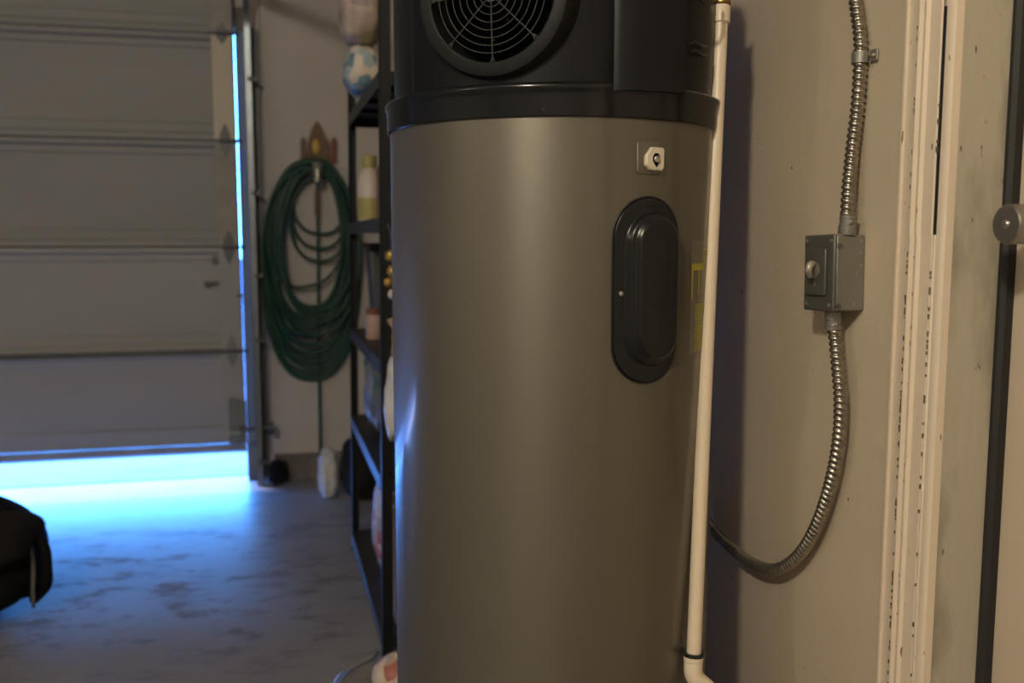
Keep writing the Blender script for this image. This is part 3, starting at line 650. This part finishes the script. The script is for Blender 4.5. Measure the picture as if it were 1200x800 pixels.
def conduit(name, label, ctrl, top, bot):
    c = root(name, ctrl[0] if top else ctrl[-1], label, 'conduit')
    bm = B(); tube(bm, smooth_path(ctrl, PITCH/9), FR-.0007, 16, rfun=ribs); link('flexible_armour', bm, M['flex'], c, smooth=True)
    return c
def connector(parent, p, d):
    d = Vector(d).normalized(); bm = B(); lathe(bm, [(.0098, 0), (.0128, 0), (.0130, .003), (.0130, .013), (.0118, .0145), (.0118, .023), (.0128, .0235), (.0128, .028), (.0112, .0285)], p, d, 32)
    cn = link('conduit_connector', bm, M['boxm'], parent, smooth=30)
    bm = B(); sidev = Vector((-.3, -1, 0)).normalized(); sidev = (sidev-d*sidev.dot(d)).normalized(); lathe(bm, [(0, 0), (.003, 0), (.003, .003), (0, .0035)], Vector(p)+d*.019+sidev*.0115, sidev, 12); link('connector_screw', bm, M['screw'], cn, smooth=35)
XU, XD = .803, .800
# upper run: box top up past the strap
pu0 = on_x(992, 278, XU); pu0.z = BZ+hz
ctrl = [pu0+Vector((0, 0, .012)), on_x(992.5, 256, XU+.001), on_x(995, 215, .806), on_x(999.5, 170, .812), on_x(1005, 125, .816), on_x(1008.5, 68, .817), on_x(1008, 40, .817), on_x(1003, 2, .817), on_x(999, -30, .817), on_x(1000, -90, .817)]
uc = conduit('flexible_conduit', 'ribbed metal conduit rising from the top of the grey switch box', ctrl, True, False); connector(uc, pu0, (0.05, -.05, 1))
pd0 = on_x(977.5, 372, XD); pd0 = on_x(977, 371, XD)
ctrl = [pd0+Vector((0, 0, -.010)), on_x(978.5, 392, XD), on_x(982, 430, .802), on_x(985, 470, .804), on_x(983, 515, .806), on_x(975, 560, .806), on_x(961, 606, .806), on_x(944, 640, .806), on_x(925, 660, .806), on_x(905, 667, .806), on_x(882, 660, .806), on_x(860, 644, .806), on_x(842, 627, .806), on_x(828, 610, .806), on_x(822, 602, .804), on_x(818, 597, .79)]
v = ctrl[-1]; ctrl.append(Vector((.765, v.y+.02, v.z+.01))); ctrl.append(Vector((.70, v.y+.02, v.z+.01)))
lc = conduit('flexible_conduit', 'ribbed metal conduit looping down from the switch box and behind the tank', ctrl, True, False); connector(lc, Vector((pd0.x, pd0.y, BZ-hz)), (0, .02, -1))
# strap
sp_ = on_x(1008.5, 68, .817)
stp = root('conduit_strap', (WX, sp_.y, sp_.z), 'one-hole metal strap holding the upper conduit to the wall', 'strap')
bm = B(); band = [(math.cos(R(k)), math.sin(R(k))) for k in range(-110, 111, 11)]
for (r0, r1) in ((.0112, .0132),):
    A = [[bm.verts.new(Vector((sp_.x-c*r*1.0, sp_.y+s*r, sp_.z+dz_))) for (c, s) in band] for r in (r0, r1) for dz_ in (-.008, .008)]
    for i in range(len(band)-1):
        for (p, q_) in ((0, 1), (1, 3), (3, 2), (2, 0)): bm.faces.new((A[p][i], A[p][i+1], A[q_][i+1], A[q_][i]))
    for i in (0, -1): bm.faces.new((A[0][i], A[1][i], A[3][i], A[2][i]))
link('strap_band', bm, M['boxm'], stp, smooth=40)
bm = B(); box(bm, WX-.0045, WX-.0003, sp_.y-.027, sp_.y-.009, sp_.z-.008, sp_.z+.010); link('strap_foot', bm, M['boxm'], stp, bevel=.003)
bm = B(); lathe(bm, [(0, 0), (.004, 0), (.0038, .0015), (.002, .003), (0, .003)], (WX-.0045, sp_.y-.0195, sp_.z+.001), (-1, 0, 0), 16); link('strap_screw', bm, M['screw'], stp, smooth=35)

# ================================================================ GREEN HOSE ON ITS HOLDER
HY = 4.745
hh = root('hose_holder', tuple(on_y(371, 198, BY-.004)), 'brown pointed wall holder with yellow centre above the green hose', 'hose holder')
def wp(px, py, y=BY): return on_y(px, py, y)
bm = B(); pl_ = [(371, 142), (377, 150), (381, 160), (386, 168), (387, 190), (380, 196), (363, 196), (359, 188), (361, 166), (365, 152)]
pol = [(wp(*p).x, wp(*p).z) for p in pl_]; prism(bm, pol, 1, BY-.018, BY); hb = link('holder_plate', bm, M['holder'], hh, bevel=.004)
for xx in (355, 391):
    bm = B(); pol = [(wp(*p).x, wp(*p).z) for p in ((xx-3, 164), (xx+1, 160), (xx+4, 166), (xx+4, 192), (xx-3, 192))]; prism(bm, pol, 1, BY-.012, BY); link('holder_wing', bm, M['holdr'] if xx > 370 else M['holder'], hh, bevel=.002)
bm = B(); p = wp(370.5, 172, BY-.02); lathe(bm, [(0, 0), (.020, 0), (.018, .012), (0, .018)], p, (0, -1, 0), 16)
for v in bm.verts: v.co.z = p.z+(v.co.z-p.z)*1.9
link('holder_emblem', bm, M['holdy'], hh, smooth=True, label='yellow centre')
bm = B(); p = wp(370, 188, BY-.02); box(bm, p.x-.035, p.x+.035, BY-.03, BY-.016, p.z-.018, p.z+.006); link('holder_base', bm, M['holdr'], hh, bevel=.003)
# saddle arm
p = wp(371, 206, BY); bm = B(); box(bm, p.x-.022, p.x+.022, BY-.12, BY, p.z-.012, p.z); box(bm, p.x-.022, p.x+.022, BY-.125, BY-.115, p.z-.012, p.z+.06); link('holder_arm', bm, M['dull'], hh, bevel=.002)
hs = root('garden_hose', tuple(on_y(370, 200, HY-.02)), 'coiled green garden hose hanging on the far wall beside the garage door', 'garden hose')
rnd = random.Random(11)
big = [(58, 449), (60, 440), (56, 443), (59, 428), (52, 432), (61, 416), (49, 421), (54, 405), (46, 408), (58, 398), (44, 392), (50, 386), (40, 380), (55, 376), (37, 371), (46, 366), (34, 360), (41, 362), (33, 356), (60, 372), (57, 384), (62, 402)]
pts = []; loops = [(w_, b_, 186+rnd.random()*13, (rnd.random()-.5)*4-1.5, 4.765-.0035*i) for i, (w_, b_) in enumerate(big)]
loops += [(w_, b_, 204+rnd.random()*5, 6, 4.765-.01*i) for i, (w_, b_) in enumerate(((31, 265), (33, 283), (34, 299), (36, 313)))]
K = 40
for li in range(len(loops)-1):
    A_, B_ = loops[li], loops[li+1]
    for k in range(K):
        f = k/K; w_, b_, t_, c_, y_ = [A_[i]+(B_[i]-A_[i])*f for i in range(5)]
        th = 2*PI*f; cy_ = (t_+b_)/2; hy = (b_-t_)/2
        x_ = math.sin(th); yv = -math.cos(th)
        sag = 1.0 if yv > 0 else .92+.08*(1+yv)
        px = 368+c_-w_*math.copysign(abs(x_)**.80, x_)*sag*(1.0 if x_ > 0 else .93)+(rnd.random()-.5)*.5
        py = cy_+hy*yv
        pts.append(on_y(px, py, y_))
bm = B(); tube(bm, smooth_path(pts, .022), .0084, 8); link('hose_coil', bm, M['hose'], hs, smooth=True)
tail = [on_y(371, 196, 4.72), on_y(372, 230, 4.768), on_y(373, 330, 4.775), on_y(374, 430, 4.77), on_y(375, 500, 4.765), on_y(375.5, 538, 4.755)]
bm = B(); tube(bm, smooth_path(tail, .02), .0078, 8); link('hose_tail', bm, M['hose'], hs, smooth=True)
bm = B(); a, b_ = on_y(372, 198, 4.655), on_y(372.5, 208, 4.65); cyl(bm, a, b_, .016, 16); c = on_y(372.5, 213, 4.65); cyl(bm, b_, c, .020, 8); link('hose_coupling', bm, M['nickel'], hs, smooth=35)
bm = B(); a, b_ = on_y(371.5, 222, 4.765), on_y(371.5, 252, 4.765); cyl(bm, a, b_, .013, 12); link('hose_end', bm, M['holder'], hs, smooth=35)

# ================================================================ STORAGE RACK
RX0, RX1, RY0, RY1 = 0.0, .42, -.51, .51
LV = [.07, .53, .865, 1.262, 1.655]
rk = root('storage_rack', (.216, 3.11, 0), 'tall black steel shelving rack behind the water heater', 'shelving rack', rz=R(1.4))
rk.rotation_euler.y = R(.55)
RKM = rk.matrix_basis.copy()
def lk_local(name, bm, m, **k): return link(name, bm, m, rk, world=False, **k)
def Lp(bm, x, y, sx, sy):
    t, wd = .003, .030
    box(bm, min(x, x+sx*wd), max(x, x+sx*wd), min(y, y+sy*t), max(y, y+sy*t), 0, 1.88); box(bm, min(x, x+sx*t), max(x, x+sx*t), min(y, y+sy*wd), max(y, y+sy*wd), 0, 1.88)
for x, y, sx, sy in ((RX0, RY0, 1, 1), (RX0, RY1, 1, -1), (RX1, RY0, -1, 1), (RX1, RY1, -1, -1)):
    bm = B(); Lp(bm, x, y, sx, sy); lk_local('post', bm, M['rack'])
for i, z in enumerate(LV):
    bm = B(); t = .0015; h = .034
    box(bm, RX0+.004, RX1-.004, RY0+.004, RY1-.004, z-.002, z)
    box(bm, RX0+.001, RX0+.003, RY0+.004, RY1-.004, z-h, z+.002); box(bm, RX1-.003, RX1-.001, RY0+.004, RY1-.004, z-h, z+.002)
    box(bm, RX0+.004, RX1-.004, RY0+.001, RY0+.003, z-h, z+.002); box(bm, RX0+.004, RX1-.004, RY1-.003, RY1-.001, z-h, z+.002)
    for q_ in range(3): box(bm, RX0+.01, RX1-.01, RY0+.25+q_*.25, RY0+.27+q_*.25, z-.016, z-.002)
    lk_local('shelf', bm, M['rackshelf'] if i < 4 else M['rack'])
    bm = B(); box(bm, RX0-.001, RX0+.001, RY0+.036, RY1-.036, z-h-.003, z+.004); lk_local('shelf_beam', bm, M['rackshelf'])
# ---- things on the rack (each stands on its shelf)
def rl(x, y, z): return RKM @ Vector((x, y, z))
def thing_blob(name, label, cat, c, s, m, seed, amp=.15, freq=7, crease=.12, power=1.0, **k):
    bm = B(); blob(bm, c, *s, seed=seed, amp=amp, freq=freq, crease=crease, power=power, **k)
    return tag(link(name, bm, m, None, smooth=True), label, cat)
z5 = 1.660
c = on_y(425, 90, 3.1); zt = on_y(425, 56, 3.1).z
thing_blob('printed_bag', 'blue and white patterned plastic bag on the rack top, lower of two', 'bag', (c.x, 3.1, z5), (.122, .22, zt-z5), M['blue_pat'], 3, .10, 5, .08, .8)
c = on_y(424, 30, 3.1); thing_blob('printed_bag', 'pink and olive patterned bag on the rack top, bulging above the blue one', 'bag', (c.x, 3.1, zt+.004), (.14, .26, .24), M['pink_pat'], 5, .12, 5, .1, .75)
# cream jug with yellow cap on the 4th shelf
c = on_y(434, 258, 3.36); jg = root('cream_jug', (c.x, 3.36, LV[3]+.001), 'cream plastic jug with a yellow cap on the rack', 'jug')
z = LV[3]+.001
bm = B(); lathe(bm, [(0, 0), (.038, 0), (.044, .008), (.044, .12), (.040, .16), (.022, .19), (.020, .20), (0, .20)], (c.x, 3.36, z), n=32); jb = link('jug_body', bm, M['jug'], jg, smooth=30)
bm = B(); lathe(bm, [(.026, .19), (.026, .228), (.022, .232), (0, .232)], (c.x, 3.36, z), n=24); link('jug_cap', bm, M['yellow'], jg, smooth=30)
bm = B(); lathe(bm, [(.0446, .012), (.0446, .085)], (c.x, 3.36, z), n=32, close=False); link('jug_label', bm, M['yellow'], jg, smooth=30)
c = on_y(443, 200, 3.52)
def bottle(name, label, x, y, z, r, h, m, mcap, cat='bottle', group=None):
    t = root(name, (x, y, z), label, cat, group)
    bm = B(); lathe(bm, [(0, 0), (r*.9, 0), (r, .008), (r, h*.66), (r*.8, h*.76), (r*.38, h*.84), (r*.36, h*.9), (0, h*.9)], (x, y, z), n=24); link('bottle_body', bm, m, t, smooth=30)
    bm = B(); lathe(bm, [(r*.42, h*.87), (r*.42, h), (r*.36, h*1.01), (0, h*1.01)], (x, y, z), n=18); link('bottle_cap', bm, mcap, t, smooth=30)
bottle('dark_bottle', 'dark brown bottle behind the cream jug on the rack', .36, 3.55, LV[3]+.001, .038, .30, M['holder'], M['rack'])
bottle('spray_can', 'brown can at the near end of the rack above the gold bouquet', .275, 2.74, LV[3]+.001, .032, .20, M['holder'], M['card'], 'can')
# grey bin, pink jar, gold bouquet on the 3rd shelf
z = LV[2]+.001
bn = root('grey_bin', (.36, 3.47, z), 'dark grey plastic bin on the middle shelf of the rack', 'bin')
bm = B(); prism(bm, [(.29, z), (.43, z), (.45, z+.30), (.27, z+.30)], 1, 3.36, 3.56); link('bin_body', bm, M['bin'], bn, bevel=.008)
bm = B(); box(bm, .262, .458, 3.35, 3.57, z+.30, z+.325); link('bin_lid', bm, M['rackshelf'], bn, bevel=.006)
c = on_y(439, 385, 3.22); jr = root('pink_jar', (c.x, 3.22, z), 'small pinkish jar with a red lid in front of the grey bin', 'jar')
bm = B(); lathe(bm, [(0, 0), (.027, 0), (.030, .006), (.030, .075), (.024, .085), (0, .085)], (c.x, 3.22, z), n=24); link('jar_body', bm, M['pinkjar'], jr, smooth=30)
bm = B(); lathe(bm, [(.027, .085), (.027, .105), (0, .107)], (c.x, 3.22, z), n=24); link('jar_lid', bm, M['holdr'], jr, smooth=30)
HYR = 2.555
c = on_y(458, 300, HYR)
bq = root('gold_ornament', (c.x, HYR, c.z), 'cluster of gold and cream ornaments hooked on the near rack post beside the tank', 'ornament')
bm = B(); tube(bm, smooth_path([(c.x-.008, HYR+.035, c.z+.075), (c.x-.008, HYR, c.z+.085), (c.x, HYR-.008, c.z+.05), (c.x+.004, HYR, c.z-.14)], .01), .0022, 8); link('hook_wire', bm, M['dull'], bq, smooth=True)
for k, (px, py, w_, m_) in enumerate(((458, 300, .030, 'gold'), (461, 318, .034, 'gold'), (455, 331, .024, 'gold'), (460, 345, .026, 'jug'), (462, 376, .020, 'card'))):
    q = on_y(px, py, HYR-.006); bm = B(); blob(bm, (q.x, q.y, q.z-w_/2), w_, w_*.8, w_*1.05, seed=k+3, amp=.35, freq=9, flat=False, sub=3); link('bauble', bm, M[m_], bq, smooth=True)
# second shelf
z = LV[1]+.001
c = on_y(459, 470, HYR); t0, t1 = on_y(459, 428, HYR).z, on_y(459, 512, HYR).z
wb = root('white_bag', (c.x, HYR, t1), 'white plastic bag with a twisted tan neck hanging on the near rack post', 'bag')
bm = B(); blob(bm, (c.x+.004, HYR-.012, t1), .050, .065, t0-t1+.02, seed=8, amp=.14, freq=6, crease=.16, power=.85, flat=False)
for v in bm.verts:
    k = (v.co.z-t1)/(t0-t1); v.co.x = c.x+.004+(v.co.x-c.x-.004)*(1.12-.62*max(0, k-.35)); link_ok = 1
link('bag_body', bm, M['plasticwhite'], wb, smooth=True)
q = on_y(462, 385, HYR); bm = B(); tube(bm, smooth_path([(c.x+.006, HYR-.010, t0-.005), (q.x-.002, HYR-.008, (q.z+t0)/2), (q.x, HYR, q.z), (q.x-.01, HYR+.035, q.z+.02)], .008), .0065, 8, rfun=lambda s_, t: .0014*math.sin(3*t+s_*160)); link('bag_neck', bm, M['card'], wb, smooth=True)
thing_blob('cloth_bundle', 'grey and teal cloth bundle on the second shelf of the rack', 'cloth', (.325, 3.27, z), (.17, .34, .295), M['mix_pat'], 12, .18, 7, .15, .8)
# lowest shelf
z = LV[0]+.001
thing_blob('red_white_sack', 'red and white sack standing on the lowest rack shelf', 'sack', (.305, 3.16, z), (.10, .16, .35), M['redwhite'], 14, .15, 6, .14, .8)
cbx = root('cardboard_box', (.40, 2.80, z), 'brown cardboard box on the lowest rack shelf behind the tank', 'box')
bm = B(); box(bm, .275, .50, 2.68, 2.95, z, z+.32); link('box_body', bm, M['card'], cbx, bevel=.003)
bm = B(); box(bm, .272, .503, 2.80, 2.83, z+.01, z+.3215); link('packing_tape', bm, M['jug'], cbx)
# ---- on the floor round the rack
c = on_z(386, 581, 0)
thing_blob('white_sack', 'crumpled white plastic bag on the floor below the hose', 'bag', (c.x, c.y, 0), (.095, .12, .22), M['plasticwhite'], 21, .2, 7, .22, .8)
c = on_z(404, 588, 0)
thing_blob('dark_bag', 'dark bag slumped on the floor beside the crumpled white bag', 'bag', (c.x+.09, c.y+.05, 0), (.19, .2, .30), M['baggrey'], 23, .2, 5, .15, .8)
c = on_y(326, 550, 4.68)
thing_blob('black_pouch', 'small dark bundle on the floor at the foot of the door track', 'bundle', (c.x, 4.68, 0), (.075, .07, .115), M['bagblack'], 25, .4, 6, .3, .75)
c = on_y(459, 792, 2.36); ps = thing_blob('pink_pouch', 'pink and red soft pouch on the floor at the foot of the rack', 'pouch', (c.x+.01, 2.36, 0), (.115, .13, .125), M['pinkred'], 30, .12, 4, .1, .9)
q = [on_z(p_[0], p_[1], .008) for p_ in ((380, 860), (386, 825), (394, 800), (406, 785), (420, 777), (434, 771), (441, 764))]
bm = B(); tube(bm, smooth_path(q, .012), .0075, 10); tag(link('clear_tube', bm, M['tube'], None, smooth=True), 'clear vinyl tube curving over the floor by the pink pouch', 'tube')

# ---------------------------------------------------------------- black padded bag at the left edge
bg0 = on_z(20, 715, 0)
bb_ = root('padded_bag', (bg0.x-.18, bg0.y+.10, 0), 'black rounded padded bag on the floor before the garage door', 'bag')
X0 = on_y(44, 640, 3.2).x
bm = B(); blob(bm, (X0-.30, 3.26, 0), .60, .52, .375, seed=2, amp=.10, freq=4, crease=.06, power=.78); link('bag_body', bm, M['bagblack'], bb_, smooth=True)
bm = B(); blob(bm, (X0-.19, 3.13, .20), .42, .40, .15, seed=9, amp=.10, freq=4, crease=.05, power=.8, flat=False); link('bag_flap', bm, M['baggrey'], bb_, smooth=True)
bm = B(); blob(bm, (X0-.045, 3.24, .06), .105, .32, .235, seed=6, amp=.05, freq=3, power=.8, flat=False); pk_ = link('end_pocket', bm, M['bagblack'], bb_, smooth=True)
bm = B(); q = [(X0+.004, 3.10, .06), (X0+.008, 3.09, .12), (X0+.010, 3.10, .19), (X0+.0, 3.12, .25), (X0-.03, 3.14, .30)]; tube(bm, smooth_path(q, .01), .006, 8); link('piping', bm, M['bagpale'], bb_, smooth=True)
bm = B(); q = [(X0-.01, 3.15, .07), (X0+.035, 3.13, .12), (X0+.042, 3.12, .18), (X0+.035, 3.13, .24), (X0-.005, 3.16, .285)]; tube(bm, smooth_path(q, .01), .013, 8, rfun=lambda s, t: .009*abs(math.sin(t))); link('side_handle', bm, M['bagblack'], bb_, smooth=True)
